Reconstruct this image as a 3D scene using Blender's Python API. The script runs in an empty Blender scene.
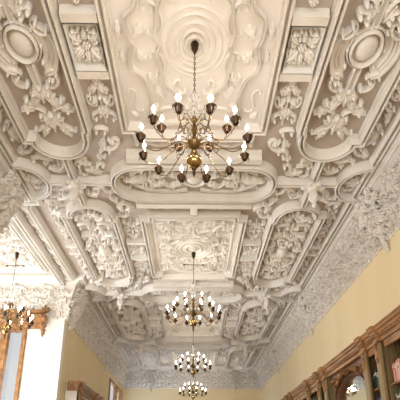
import bpy, math, random
import numpy as np
from mathutils import Matrix, Vector
random.seed(7)
PI = math.pi
S = bpy.context.scene
C = S.collection
CH = 5.5            # ceiling height
# ---------------------------------------------------------------- camera, world, lights, exposure
cam = bpy.data.cameras.new('camera'); co = bpy.data.objects.new('camera', cam); C.objects.link(co); S.camera = co
co.location = (0, 0, 1.5)
co.rotation_euler = (math.radians(90 + 20.242), 0, -math.radians(.8745))
cam.sensor_fit = 'HORIZONTAL'; cam.sensor_width = 36; cam.lens = 461 / 400 * 36; cam.shift_y = .25
cam.clip_end = 200
S.view_settings.view_transform = 'Standard'; S.view_settings.look = 'None'
S.view_settings.exposure = -0.27; S.view_settings.gamma = 1; S.view_settings.use_curve_mapping = False
W = bpy.data.worlds.new('sky'); S.world = W; W.use_nodes = True
bg = W.node_tree.nodes['Background']; bg.inputs[0].default_value = (.93, .96, 1, 1); bg.inputs[1].default_value = .85

def area(name, loc, direction, sx, sy, power, col):
    l = bpy.data.lights.new(name, 'AREA'); l.shape = 'RECTANGLE'; l.size = sx; l.size_y = sy; l.energy = power; l.color = col
    o = bpy.data.objects.new(name, l); C.objects.link(o); o.location = loc
    o.rotation_euler = Vector(direction).to_track_quat('-Z', 'Y').to_euler(); return o
area('daylight_alcove_side', (-5.75, 7.87, 2.3), (1, 0, .8), 2.3, 3.0, 360, (.93, .97, 1))
area('daylight_alcove_end', (-4.5, 9.9, 2.5), (.1, -1, .3), 1.5, 3.0, 50, (.93, .97, 1))
area('daylight_far_window', (-2.95, 17.2, 2.7), (1, 0, .55), 2.6, 2.9, 110, (.62, .78, 1))
for _x in (-1.7, 1.7): area('added_back_fill', (_x, -3.1, 2.3), (-.1 * _x, 1, .22), 1.1, 2.6, 190, (.96, .98, 1))  # added fill light behind the camera, with wall and windows built around it

# ---------------------------------------------------------------- helpers
def tag(o, label=None, cat=None, group=None, kind=None):
    if label: o['label'] = label
    if cat: o['category'] = cat
    if group: o['group'] = group
    if kind: o['kind'] = kind
    return o
class MB:
    def __init__(s): s.v = []; s.f = []
    def add(s, vs, fs):
        n = len(s.v); s.v += [tuple(p) for p in vs]; s.f += [tuple(i + n for i in f) for f in fs]; return s
    def mesh(s, name, mats, angle=38):
        me = bpy.data.meshes.new(name); me.from_pydata(s.v, [], s.f); me.update()
        for m in (mats if isinstance(mats, (list, tuple)) else [mats]): me.materials.append(m)
        me.polygons.foreach_set('use_smooth', [True] * len(me.polygons))
        me.set_sharp_from_angle(angle=math.radians(angle)); return me
    def build(s, name, mats, parent=None, loc=(0, 0, 0), scale=(1, 1, 1), angle=38):
        o = bpy.data.objects.new(name, s.mesh(name, mats, angle)); C.objects.link(o)
        o.location = loc; o.scale = scale
        if parent: o.parent = parent
        return o
def empty(name, loc, rz=0):
    o = bpy.data.objects.new(name, None); C.objects.link(o); o.location = loc; o.rotation_euler.z = rz; o.empty_display_size = .1; return o
def copy_tree(o, parent=None):
    c = o.copy(); C.objects.link(c); c.parent = parent
    for ch in list(kids.get(o.name, [])): copy_tree(ch, c)
    return c
kids = {}
def kid(o, parent):
    kids.setdefault(parent.name, []).append(o); return o
def box(m, x0, x1, y0, y1, z0, z1, bv=0):
    if bv:
        b = bv
        pr = []
        for (z, i) in ((z0, b), (z0 + b, 0), (z1 - b, 0), (z1, b)):
            pr.append([(x0 + i, y0 + b, z), (x0 + b, y0 + i, z), (x1 - b, y0 + i, z), (x1 - i, y0 + b, z), (x1 - i, y1 - b, z), (x1 - b, y1 - i, z), (x0 + b, y1 - i, z), (x0 + i, y1 - b, z)])
        vs = [p for r in pr for p in r]; fs = [tuple(range(7, -1, -1)), tuple(range(24, 32))]
        for r in range(3):
            for k in range(8): fs.append((r * 8 + k, r * 8 + (k + 1) % 8, r * 8 + 8 + (k + 1) % 8, r * 8 + 8 + k))
        return m.add(vs, fs)
    vs = [(x, y, z) for z in (z0, z1) for y in (y0, y1) for x in (x0, x1)]
    return m.add(vs, [(0, 2, 3, 1), (4, 5, 7, 6), (0, 1, 5, 4), (2, 6, 7, 3), (0, 4, 6, 2), (1, 3, 7, 5)])
def lathe(m, prof, n=20, cx=0, cy=0, lobes=0, la=0):
    vs = []; fs = []
    for (r, z) in prof:
        for k in range(n):
            a = 2 * PI * k / n; rr = r * (1 + la * math.cos(lobes * a)) if lobes else r
            vs.append((cx + rr * math.cos(a), cy + rr * math.sin(a), z))
    for i in range(len(prof) - 1):
        for k in range(n): fs.append((i * n + k, i * n + (k + 1) % n, (i + 1) * n + (k + 1) % n, (i + 1) * n + k))
    fs.append(tuple(range(n - 1, -1, -1))); fs.append(tuple(range((len(prof) - 1) * n, len(prof) * n)))
    return m.add(vs, fs)
def tube(m, pts, r, n=8):
    P = [Vector(p) for p in pts]; vs = []; fs = []; up = Vector((.13, .27, 1)).normalized()
    for i, p in enumerate(P):
        t = (P[min(i + 1, len(P) - 1)] - P[max(i - 1, 0)]).normalized()
        a = t.cross(up)
        if a.length < .05: a = t.cross(Vector((1, .2, 0)))
        a.normalize(); b = a.cross(t); rr = r[i] if isinstance(r, (list, tuple)) else r
        for k in range(n):
            q = p + a * (rr * math.cos(2 * PI * k / n)) + b * (rr * math.sin(2 * PI * k / n)); vs.append(tuple(q))
    for i in range(len(P) - 1):
        for k in range(n): fs.append((i * n + k, i * n + (k + 1) % n, (i + 1) * n + (k + 1) % n, (i + 1) * n + k))
    fs.append(tuple(range(n - 1, -1, -1))); fs.append(tuple(range((len(P) - 1) * n, len(P) * n)))
    return m.add(vs, fs)
# --- relief drawing on a plane: u, v in the plane, w stands out of it
def smooth(pts, k=6, closed=False):
    n = len(pts); out = []
    rng = range(n) if closed else range(n - 1)
    for i in rng:
        if closed: p = [pts[(i + j) % n] for j in (-1, 0, 1, 2)]
        else: p = [pts[max(i - 1, 0)], pts[i], pts[i + 1], pts[min(i + 2, n - 1)]]
        for q in range(k):
            t = q / k
            out.append(tuple(.5 * (2 * p[1][d] + (p[2][d] - p[0][d]) * t + (2 * p[0][d] - 5 * p[1][d] + 4 * p[2][d] - p[3][d]) * t * t + (3 * p[1][d] - p[0][d] - 3 * p[2][d] + p[3][d]) * t ** 3) for d in (0, 1)))
    if not closed: out.append(tuple(pts[-1][:2]))
    return out
def sweep(m, pts, prof, closed=False, taper=None, w0=0, cap=True):
    n = len(pts); vs = []; fs = []; q = len(prof)
    for i in range(n):
        a = pts[(i - 1) % n] if (closed or i) else None; b = pts[(i + 1) % n] if (closed or i < n - 1) else None; c = pts[i]
        d1 = Vector((c[0] - a[0], c[1] - a[1])) if a else None; d2 = Vector((b[0] - c[0], b[1] - c[1])) if b else None
        if d1 is None or d1.length < 1e-7: d1 = d2
        if d2 is None or d2.length < 1e-7: d2 = d1
        d1 = d1.normalized(); d2 = d2.normalized(); t = (d1 + d2)
        t = t.normalized() if t.length > 1e-5 else d1
        nn = Vector((-t.y, t.x)); ms = 1 / max(.5, nn.dot(Vector((-d1.y, d1.x))))
        s = taper(i / (n - 1)) if taper else 1
        for (o, h) in prof: vs.append((c[0] + nn.x * o * ms * s, c[1] + nn.y * o * ms * s, w0 + h * (s if taper else 1)))
    for i in range(n if closed else n - 1):
        j = (i + 1) % n
        for k in range(q - 1): fs.append((i * q + k, i * q + k + 1, j * q + k + 1, j * q + k))
    if cap and not closed: fs.append(tuple(range(q))); fs.append(tuple(range(n * q - 1, n * q - q - 1, -1)))
    return m.add(vs, fs)
def P_round(w, h): return [(w * math.cos(PI * k / 6), h * math.sin(PI * k / 6)) for k in range(7)]
def P_strap(w, h): return [(w, 0), (w, h), (w * .72, h * 1.25), (w * .52, h * .75), (-w * .52, h * .75), (-w * .72, h * 1.25), (-w, h), (-w, 0)]
def P_mould(w, h):
    q = [(1, 0), (1, .38), (.9, .46), (.80, .40), (.74, .5), (.72, .86), (.6, 1), (.38, 1.02), (.26, .94), (.22, .45)]
    return [(w * a, h * b) for a, b in q] + [(-w * a, h * b) for a, b in reversed(q)]
def P_flat(w, h): return [(w, 0), (w * .93, h * .5), (w * .82, h * .5), (w * .74, h), (-w * .74, h), (-w * .82, h * .5), (-w * .93, h * .5), (-w, 0)]
def dome(m, cx, cy, rx, ry, h, rot=0, w0=0, n=14, k=5):
    vs = []; fs = []; c, s = math.cos(rot), math.sin(rot)
    for j in range(k):
        f = math.cos(j / k * PI / 2); z = math.sin(j / k * PI / 2)
        for i in range(n):
            a = 2 * PI * i / n; x = rx * f * math.cos(a); y = ry * f * math.sin(a)
            vs.append((cx + x * c - y * s, cy + x * s + y * c, w0 + h * z))
    vs.append((cx, cy, w0 + h))
    for j in range(k - 1):
        for i in range(n): fs.append((j * n + i, j * n + (i + 1) % n, (j + 1) * n + (i + 1) % n, (j + 1) * n + i))
    for i in range(n): fs.append(((k - 1) * n + i, (k - 1) * n + (i + 1) % n, k * n))
    return m.add(vs, fs)
def ell(cx, cy, rx, ry, n=40, a0=0, a1=2 * PI, closed=True):
    k = n if closed else n + 1
    return [(cx + rx * math.cos(a0 + (a1 - a0) * i / n), cy + ry * math.sin(a0 + (a1 - a0) * i / n)) for i in range(k)]
def ring(m, cx, cy, rx, ry, prof, w0=0, n=40): return sweep(m, ell(cx, cy, rx, ry, n), prof, True, w0=w0)
def curl_path(a, b, kind='C', curl=5.0, k0=1.2, n=44, side=1):
    pts = [(0, 0)]; th = 0; xs = [(0., 0.)]
    x = y = 0
    for i in range(n):
        s = -1 + 2 * (i + .5) / n
        kap = (k0 + curl * abs(s) ** 3 * 2.2) * (1 if kind == 'C' else (1 if s > 0 else -1)) * side
        if kind == 'S' : kap = kap * min(1, abs(s) * 4)
        th += kap * 2 / n; x += math.cos(th) * 2 / n; y += math.sin(th) * 2 / n; xs.append((x, y))
    A = np.array(xs); d = A[-4] - A[3]; D = np.array(b) - np.array(a)
    z = complex(*D) / complex(*d)
    out = []
    for p in A:
        q = complex(*(p - A[3])) * z; out.append((a[0] + q.real, a[1] + q.imag))
    return out
def scroll(m, a, b, kind='C', w=.028, h=.035, side=1, curl=5.0, k0=1.2, eye=True, w0=0, prof=None):
    p = curl_path(a, b, kind, curl, k0, side=side)
    sweep(m, p, prof or P_round(w, h), taper=lambda t: .55 + .45 * math.sin(PI * t), w0=w0)
    if eye:
        for q in (p[0], p[-1]): dome(m, q[0], q[1], w * .95, w * .95, h * 1.5, w0=w0, n=10, k=4)
def leaf(m, x, y, ang, L, Wd, h=.05, lift=.02, w0=0, lobes=3, bend=0):
    vs = []; fs = []; n = 13; cols = (-1, -.62, -.3, 0, .3, .62, 1)
    for i in range(n):
        t = i / (n - 1); wd = Wd * (max(0, math.sin(PI * min(1, t ** .75 * .97 + .03)))) ** .8 * (1 + .28 * math.cos(2 * PI * lobes * t)) + .002
        a = ang + bend * t; px = x + L * t * math.cos(ang + bend * t * .5); py = y + L * t * math.sin(ang + bend * t * .5)
        base = lift * math.sin(PI * t * .9) + h * .35 * t
        for c in cols:
            z = w0 + base + h * (.55 * (1 - abs(c)) + (.25 if abs(c) == .62 else 0)) - (0 if abs(c) < 1 else base * .8)
            vs.append((px - math.sin(a) * c * wd, py + math.cos(a) * c * wd, max(w0, z) if i not in (0,) else w0 + z * .2))
    k = len(cols)
    for i in range(n - 1):
        for j in range(k - 1): fs.append((i * k + j, i * k + j + 1, (i + 1) * k + j + 1, (i + 1) * k + j))
    m.add(vs, fs)
    dome(m, x + L * .93 * math.cos(ang + bend * .5), y + L * .93 * math.sin(ang + bend * .5), Wd * .34, Wd * .34, h * 1.15, w0=w0, n=9, k=4)
def palmette(m, x, y, ang, L, h=.05, n=5, spread=1.9, w0=0, wd=.2):
    for i in range(n):
        t = (i / (n - 1) - .5); leaf(m, x, y, ang + t * spread, L * (1 - .35 * abs(t) * 2), L * wd, h * (1 - .3 * abs(t)), w0=w0, lobes=2, bend=t * .8)
    dome(m, x, y, L * .2, L * .2, h * 1.1, w0=w0, n=10)
def flower(m, x, y, r, h=.05, n=6, w0=0, rot=0):
    for i in range(n):
        a = rot + 2 * PI * i / n; dome(m, x + r * .58 * math.cos(a), y + r * .58 * math.sin(a), r * .44, r * .3, h * .75, a, w0, 9, 4)
    dome(m, x, y, r * .32, r * .32, h * 1.2, w0=w0, n=10)
def poly_plate(m, pts, h, bevel=.012, w0=0):
    """flat-topped strapwork plate with a bevelled rim"""
    n = len(pts); cx = sum(p[0] for p in pts) / n; cy = sum(p[1] for p in pts) / n
    def ins(d):
        o = []
        for i in range(n):
            a = Vector(pts[i - 1]); b = Vector(pts[(i + 1) % n]); t = (b - a)
            t = t.normalized() if t.length > 1e-6 else Vector((1, 0)); o.append((pts[i][0] - t.y * d, pts[i][1] + t.x * d))
        return o
    ar = sum(pts[i][0] * pts[(i + 1) % n][1] - pts[(i + 1) % n][0] * pts[i][1] for i in range(n))
    sg = 1 if ar > 0 else -1
    r = [[(p[0], p[1], w0) for p in pts], [(p[0], p[1], w0 + h * .8) for p in pts], [(p[0], p[1], w0 + h) for p in ins(sg * bevel * .6)], [(p[0], p[1], w0 + h * .8) for p in ins(sg * bevel * 1.6)]]
    vs = [p for q in r for p in q]; fs = []
    for j in range(3):
        for i in range(n): fs.append((j * n + i, j * n + (i + 1) % n, (j + 1) * n + (i + 1) % n, (j + 1) * n + i))
    fs.append(tuple(range(3 * n, 4 * n)))
    m.add(vs, fs)
def crescent(m, inner, outer, h, rim=.016):
    a = smooth(inner, 6); b = smooth(outer, 6); n = len(a); cols = [(0, .25), (.2, .45), (.5, .5), (.75, .75), (.88, 1), (.97, 1), (1, .6), (1, 0)]
    vs = []; fs = []; k = len(cols)
    for i in range(n):
        for t, z in cols: vs.append((a[i][0] + (b[i][0] - a[i][0]) * t, a[i][1] + (b[i][1] - a[i][1]) * t, h * z))
    for i in range(n - 1):
        for j in range(k - 1): fs.append((i * k + j, i * k + j + 1, (i + 1) * k + j + 1, (i + 1) * k + j))
    m.add(vs, fs)
def mir(f, m):          # draw f on both sides of u = 0 into one mesh
    t = MB(); f(t); m.add(t.v, t.f); m.add([(-x, y, z) for x, y, z in t.v], [tuple(reversed(q)) for q in t.f])
def quad4(f, m):
    t = MB(); mir(f, t); m.add(t.v, t.f); m.add([(x, -y, z) for x, y, z in t.v], [tuple(reversed(q)) for q in t.f])

# ---------------------------------------------------------------- materials
def mat(name, col, rough=.6, metal=0, col2=None, scale=8, detail=4, bump=0, bscale=60, fac=(.35, .65), trans=0, spec=.5, stretch=None):
    m = bpy.data.materials.new(name); m.use_nodes = True; nt = m.node_tree; b = nt.nodes['Principled BSDF']
    b.inputs['Base Color'].default_value = (*col, 1); b.inputs['Roughness'].default_value = rough; b.inputs['Metallic'].default_value = metal
    b.inputs['Specular IOR Level'].default_value = spec
    if trans: b.inputs['Transmission Weight'].default_value = trans
    tc = nt.nodes.new('ShaderNodeTexCoord'); src = tc.outputs['Object']
    if stretch:
        mp = nt.nodes.new('ShaderNodeMapping'); mp.inputs['Scale'].default_value = stretch; nt.links.new(src, mp.inputs[0]); src = mp.outputs[0]
    if col2:
        n = nt.nodes.new('ShaderNodeTexNoise'); n.inputs['Scale'].default_value = scale; n.inputs['Detail'].default_value = detail
        r = nt.nodes.new('ShaderNodeValToRGB'); r.color_ramp.elements[0].position = fac[0]; r.color_ramp.elements[1].position = fac[1]
        r.color_ramp.elements[0].color = (*col, 1); r.color_ramp.elements[1].color = (*col2, 1)
        nt.links.new(src, n.inputs['Vector']); nt.links.new(n.outputs['Fac'], r.inputs[0]); nt.links.new(r.outputs[0], b.inputs['Base Color'])
    if bump:
        n2 = nt.nodes.new('ShaderNodeTexNoise'); n2.inputs['Scale'].default_value = bscale; n2.inputs['Detail'].default_value = 3
        bp = nt.nodes.new('ShaderNodeBump'); bp.inputs['Strength'].default_value = bump; bp.inputs['Distance'].default_value = .01
        nt.links.new(src, n2.inputs['Vector']); nt.links.new(n2.outputs['Fac'], bp.inputs['Height']); nt.links.new(bp.outputs[0], b.inputs['Normal'])
    return m
def emis(name, col, s):
    m = bpy.data.materials.new(name); m.use_nodes = True; b = m.node_tree.nodes['Principled BSDF']
    b.inputs['Base Color'].default_value = (*col, 1); b.inputs['Emission Color'].default_value = (*col, 1); b.inputs['Emission Strength'].default_value = s; return m
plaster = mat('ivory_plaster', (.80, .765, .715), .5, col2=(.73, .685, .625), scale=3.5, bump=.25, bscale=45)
ground = mat('panel_ground', (.53, .46, .405), .7, col2=(.47, .40, .35), scale=3, bump=.2, bscale=30)  # own pinkish tone, darkened further so crevice shade sits in the colour
frieze_ground = mat('frieze_ground', (.66, .62, .575), .7, col2=(.60, .56, .52), scale=3)  # darker than the plaster, puts groove shade into the sloping face
ground_w = mat('pale_panel_ground', (.80, .76, .715), .7, col2=(.74, .695, .645), scale=2.5, bump=.2, bscale=30)
ground_b = mat('cool_panel_ground', (.73, .73, .69), .7, col2=(.70, .69, .65), scale=2.5)
yellow = mat('yellow_wall_paint', (.80, .665, .42), .75, col2=(.765, .625, .385), scale=1.2, stretch=(1.5, 1.5, .25), bump=.15, bscale=20)
white_wall = mat('cream_wall_paint', (.83, .80, .72), .7, col2=(.80, .765, .68), scale=1.2)
oak = mat('golden_oak', (.40, .20, .075), .38, col2=(.20, .09, .03), scale=2.2, detail=4, stretch=(5, 1, 5), bump=.15)
oak_v = mat('upright_oak', (.20, .135, .055), .42, col2=(.12, .075, .03), scale=4, detail=6, stretch=(6, 6, .8), bump=.2)
oak_l = mat('pale_oak', (.34, .24, .12), .45, col2=(.24, .16, .075), scale=4, detail=6, stretch=(6, 6, .8))
dark_wood = mat('dark_carved_wood', (.10, .045, .02), .4, col2=(.17, .075, .03), scale=9)
back_wood = mat('case_back_wood', (.13, .10, .035), .6, col2=(.09, .07, .025), scale=5)
floor_m = mat('oak_parquet', (.50, .36, .23), .35, col2=(.42, .28, .16), scale=5, stretch=(1, 8, 1))
brass = mat('aged_brass', (.30, .20, .085), .3, 1, col2=(.13, .085, .04), scale=14)
bright_brass = mat('polished_brass', (.38, .27, .12), .22, 1)
dark_brass = mat('dark_bronze', (.06, .033, .018), .35, .8)
candle_m = mat('candle_white', (.85, .8, .7), .5)
crystal = mat('crystal', (.95, .97, 1), .05, trans=.9)
bulb_m = emis('bulb_glow', (1, .88, .68), 45)
glass = mat('window_glass', (1, 1, 1), .02, trans=1)
mirror_m = mat('mirror', (.82, .86, .84), .03, 1)
white_frame = mat('white_paint', (.82, .80, .76), .5)
# daylight panes: thin clear glass
def thin_glass():
    m = bpy.data.materials.new('clear_pane'); m.use_nodes = True; nt = m.node_tree; nt.nodes.remove(nt.nodes['Principled BSDF'])
    t = nt.nodes.new('ShaderNodeBsdfTransparent'); g = nt.nodes.new('ShaderNodeBsdfGlossy'); g.inputs['Roughness'].default_value = .02
    mx = nt.nodes.new('ShaderNodeMixShader'); mx.inputs[0].default_value = .06
    nt.links.new(t.outputs[0], mx.inputs[1]); nt.links.new(g.outputs[0], mx.inputs[2]); nt.links.new(mx.outputs[0], nt.nodes['Material Output'].inputs[0]); return m
pane_m = thin_glass()

# ---------------------------------------------------------------- shell
WX = 2.85; YE = 19.05; YB = -3.2; A0, A1, AX = 5.95, 9.78, -5.9     # alcove from A0 to A1, out to AX
FH = 4.66                                                           # frieze bottom
def shell(name, boxes, m):
    b = MB()
    for q in boxes: box(b, *q)
    return tag(b.build(name, m), kind='structure')
shell('floor', [(AX - .2, WX + .2, YB, YE + .2, -.12, 0)], floor_m)
shell('wall_right', [(WX, WX + .2, YB, YE + .2, 0, CH)], yellow)
shell('added_wall_back', [(-WX - .2, -2.35, YB - .2, YB, 0, CH), (-1.05, 1.05, YB - .2, YB, 0, CH), (2.35, WX + .2, YB - .2, YB, 0, CH), (-2.35, -1.05, YB - .2, YB, 3.8, CH), (1.05, 2.35, YB - .2, YB, 3.8, CH), (-2.35, -1.05, YB - .2, YB, 0, .8), (1.05, 2.35, YB - .2, YB, 0, .8)], yellow)  # unseen wall, added to hold the two openings for the back fill
shell('wall_far', [(-WX, WX, YE, YE + .2, 0, CH)], yellow)
shell('wall_left_near', [(-WX - .2, -WX, YB, A0, 0, CH)], yellow)
w3a, w3b, w3t = 15.75, 18.6, 4.45
shell('wall_left', [(-WX - .2, -WX, A1 + .2, w3a, 0, CH), (-WX - .2, -WX, w3b, YE + .2, 0, CH), (-WX - .2, -WX, w3a, w3b, w3t, CH), (-WX - .2, -WX, w3a, w3b, 0, .8)], yellow)
wxa, wxb, wzt = -5.5, -3.72, 4.44
shell('wall_alcove_end', [(wxb, -WX, A1, A1 + .2, 0, CH), (AX - .2, wxa, A1, A1 + .2, 0, CH), (wxa, wxb, A1, A1 + .2, wzt, CH), (wxa, wxb, A1, A1 + .2, 0, .5)], white_wall)
shell('wall_alcove_front', [(AX - .2, -WX - .2, A0 - .2, A0, 0, CH)], white_wall)
shell('wall_alcove_side', [(AX - .2, AX, A0, 6.6, 0, CH), (AX - .2, AX, 9.2, A1, 0, CH), (AX - .2, AX, 6.6, 9.2, wzt, CH), (AX - .2, AX, 6.6, 9.2, 0, .5)], white_wall)
# ceiling: coffered slab, top level, every relief is its child
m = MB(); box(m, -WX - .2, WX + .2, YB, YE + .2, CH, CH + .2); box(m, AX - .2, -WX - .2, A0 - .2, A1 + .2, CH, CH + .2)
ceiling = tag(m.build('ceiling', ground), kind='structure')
RZ = 1.2     # relief depth
def put(name, mb, mt, loc, mx=1, my=1, angle=38):
    return mb.build(name, mt, ceiling, loc, (mx, my, -RZ), angle)
def again(o, loc, mx=1, my=1):
    c = o.copy(); C.objects.link(c); c.location = loc; c.scale = (mx, my, -RZ); return c

P = 4.52; BC = [3.43 + P * i for i in range(4)]; XC = [c + P / 2 for c in BC]
# ---- pieces of one bay ----
def rect(x0, x1, y0, y1): return [(x0, y0), (x1, y0), (x1, y1), (x0, y1)]
def mesh_bay(kind):
    """list of (name, MB, material, [(dx,dy,mx,my)...])"""
    L = []
    # pale ground inside the centre panel
    g = MB(); box(g, -.84, .84, -1.26, 1.26, 0, .006); L.append(('panel_ground', g, ground_w, [(0, 0, 1, 1)]))
    m = MB()
    out = [(.85, -1.17), (.85, 1.17), (.71, 1.17), (.71, 1.30), (-.71, 1.30), (-.71, 1.17), (-.85, 1.17), (-.85, -1.17), (-.71, -1.17), (-.71, -1.30), (.71, -1.30), (.71, -1.17)]
    sweep(m, out, P_mould(.06, .10), True)
    L.append(('panel_moulding', m, plaster, [(0, 0, 1, 1)]))
    m = MB()
    if kind == 'A':
        for r, hh in ((.40, .02), (.33, .03), (.245, .035), (.165, .04), (.10, .045)): ring(m, 0, 0, r * .82, r, P_round(.016, hh), n=44)
        inner = [(0, 1.0), (.10, .93), (.17, .80), (.235, .62), (.30, .48), (.36, .25), (.40, .08), (.36, 0), (.40, -.08)]
        def q(t):
            sweep(t, smooth([(0, .98), (.12, .90), (.19, .74), (.22, .6), (.33, .46), (.36, .26), (.385, .12), (.345, 0)], 7), P_strap(.02, .045))
            sweep(t, smooth([(0, 1.08), (.22, 1.08), (.46, 1.10), (.53, .98), (.50, .72), (.55, .42), (.66, .28), (.655, .1), (.62, 0)], 7), P_strap(.022, .045))
            scroll(t, (.44, .10), (.50, .42), 'C', .022, .04, -1); scroll(t, (.30, .60), (.40, .34), 'S', .022, .04, 1)
            scroll(t, (.12, 1.0), (.40, .98), 'C', .02, .035, 1); leaf(t, .43, .55, 2.2, .17, .045); leaf(t, .52, .22, -1.2, .16, .05)
            scroll(t, (.10, .62), (.16, .46), 'C', .02, .04, -1); leaf(t, .42, .80, .9, .16, .045, .07); flower(t, .45, .47, .045)
            leaf(t, .74, .25, -PI / 2, .2, .03, .03); scroll(t, (.62, .92), (.74, .60), 'S', .016, .025, 1); leaf(t, .66, 1.02, -.8, .12, .03, .03)
        quad4(q, m); flower(m, 0, .74, .07); flower(m, 0, -.74, .07); palmette(m, 0, .8, PI / 2, .17); palmette(m, 0, -.8, -PI / 2, .17)
    else:
        inn = [(.70, -.98), (.70, .98), (.52, .98), (.52, 1.10), (-.52, 1.10), (-.52, .98), (-.70, .98), (-.70, -.98), (-.52, -.98), (-.52, -1.10), (.52, -1.10), (.52, -.98)]
        sweep(m, inn, P_round(.025, .04), True)
        for r, hh in ((.34, .045), (.26, .035), (.15, .04)): ring(m, 0, 0, r, r * 1.15, P_round(.022, hh), n=40)
        def q(t):
            scroll(t, (.36, .08), (.60, .10), 'C', .03, .05, -1); scroll(t, (.30, .42), (.56, .34), 'C', .03, .055, 1)
            scroll(t, (.10, .52), (.34, .66), 'S', .03, .05, 1); scroll(t, (.44, .60), (.56, .86), 'C', .03, .055, -1)
            scroll(t, (.08, .98), (.40, .98), 'C', .026, .045, -1); leaf(t, .18, .42, .9, .2, .06); leaf(t, .48, .5, 1.9, .2, .055)
            leaf(t, .40, .88, 2.9, .2, .05); flower(t, .42, .76, .055, .06); leaf(t, .58, .22, 1.5, .16, .045); dome(t, .60, .92, .035, .035, .05)
            scroll(t, (.05, .74), (.22, .84), 'C', .026, .055, 1); leaf(t, .60, .03, 1.5, .13, .04); sweep(t, smooth([(.04, .62), (.20, .60), (.30, .50), (.44, .46), (.47, .30), (.40, .20), (.46, .06)], 6), P_strap(.016, .05)); scroll(t, (.50, .64), (.64, .72), 'C', .022, .05, 1); dome(t, .28, .80, .03, .03, .06); leaf(t, .22, .90, .2, .2, .04, .05); leaf(t, .12, .36, .3, .16, .04, .06)
        quad4(q, m); palmette(m, 0, .5, PI / 2, .25); palmette(m, 0, -.5, -PI / 2, .25); flower(m, 0, .86, .08); flower(m, 0, -.86, .08)
    L.append(('centre_scrollwork', m, plaster, [(0, 0, 1, 1)]))
    # beam between coffer strip and side panel is the side moulding; coffer strip bars
    m = MB()
    for a, b in ((.27, .39), (-.39, -.27)):
        sweep(m, [(.90, (a + b) / 2), (1.24, (a + b) / 2)], P_flat(.06, .085), cap=True)
    L.append(('coffer_bar', m, plaster, [(0, 0, 1, 1), (0, 0, -1, 1)]))
    m = MB(); x0, x1, y0, y1 = .915, 1.235, -.265, .265    # sloping sides of the square coffer
    o_ = rect(x0, x1, y0, y1); i_ = rect(x0 + .035, x1 - .035, y0 + .035, y1 - .035)
    m.add([(p[0], p[1], .085) for p in o_] + [(p[0], p[1], .012) for p in i_], [(0, 1, 5, 4), (1, 2, 6, 5), (2, 3, 7, 6), (3, 0, 4, 7), (4, 5, 6, 7)])
    L.append(('coffer_recess', m, ground_b, [(0, 0, 1, 1), (0, 0, -1, 1)]))
    m = MB()
    def q(t):
        scroll(t, (.04, .12), (.12, .04), 'C', .017, .05, -1, w0=.01); leaf(t, .03, .03, PI / 4, .15, .04, .06, w0=.01); dome(t, .105, .15, .024, .03, .06, w0=.01)
        dome(t, .045, .175, .02, .02, .05, w0=.01); leaf(t, .05, .02, .25, .075, .025, .05, w0=.01)
    quad4(q, m); flower(m, 0, 0, .05, .07, 6, .012); leaf(m, 0, .05, PI / 2, .13, .032, .06, w0=.01); leaf(m, 0, -.05, -PI / 2, .13, .032, .06, w0=.01)
    L.append(('coffer_rosette', m, plaster, [(1.075, 0, 1, 1), (-1.075, 0, -1, 1)]))
    m = MB()      # long coffers: candelabra scrolls
    def q(t):
        scroll(t, (.03, .14), (.10, .22), 'S', .018, .04, 1); scroll(t, (.05, .42), (.11, .30), 'C', .018, .04, -1); leaf(t, .02, .1, 1.2, .13, .035)
        scroll(t, (.03, .56), (.11, .66), 'C', .02, .045, 1); leaf(t, .03, .3, .9, .12, .035)
    mir(q, m); sweep(m, [(0, .02), (0, .7)], P_round(.014, .04)); flower(m, 0, .07, .05, .06); palmette(m, 0, .46, PI / 2, .13, .05); dome(m, 0, .3, .03, .04, .06)
    L.append(('coffer_candelabrum', m, plaster, [(1.075, .40, 1, 1), (-1.075, .40, -1, 1), (1.075, -.40, 1, -1), (-1.075, -.40, -1, -1)]))
    # side panel: long frame with round ends and shouldered outer corners
    up = [(1.315, 1.17), (1.35, 1.20), (1.35, 1.27)] + ell(1.70, 1.28, .345, .37, 18, PI * .96, PI * .13, False) + [(2.015, 1.345), (2.125, 1.345)]
    dn = [(x, -y) for x, y in reversed(up)]
    path = up + dn
    m = MB(); sweep(m, path, P_mould(.056, .125), True)
    L.append(('side_panel_moulding', m, plaster, [(0, 0, 1, 1), (0, 0, -1, 1)]))
    m = MB()
    if kind == 'A':
        def q(t):
            # shield wings that spread round the oval, strapwork and leaves
            crescent(t, [(.12, .24), (.17, .14), (.175, .02), (.16, -.10), (.12, -.20)], [(.17, .36), (.27, .31), (.345, .10), (.33, -.10), (.22, -.24)], .075); scroll(t, (.15, .40), (.27, .33), 'C', .02, .075, 1); scroll(t, (.20, -.27), (.31, -.16), 'C', .022, .08, -1); sweep(t, smooth([(.19, .22), (.24, .10), (.245, -.04), (.20, -.16)], 5), P_round(.008, .055)); sweep(t, smooth([(.23, .24), (.285, .10), (.28, -.06), (.225, -.19)], 5), P_round(.008, .062))
            scroll(t, (.10, .52), (.20, .40), 'C', .03, .07, -1); scroll(t, (.09, -.30), (.20, -.36), 'C', .034, .075, 1)
            scroll(t, (.17, -.50), (.11, -.34), 'C', .03, .07, -1)
            leaf(t, .05, -.26, -1.25, .22, .05, .06); scroll(t, (.05, -.60), (.05, -.40), 'S', .022, .05, 1)
            scroll(t, (.05, -.86), (.27, -.90), 'C', .04, .085, -1, curl=5.5); leaf(t, .06, -.80, .35, .22, .05, .06, bend=-.9); dome(t, .275, -.895, .05, .05, .10)
            leaf(t, .03, -1.08, -.75, .32, .06, .07, bend=-.5); leaf(t, .30, -.60, -2.4, .12, .04, .05)
            scroll(t, (.09, -1.16), (.26, -1.24), 'S', .024, .05, 1); leaf(t, .31, -1.06, -1.9, .16, .035, .05)
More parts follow.
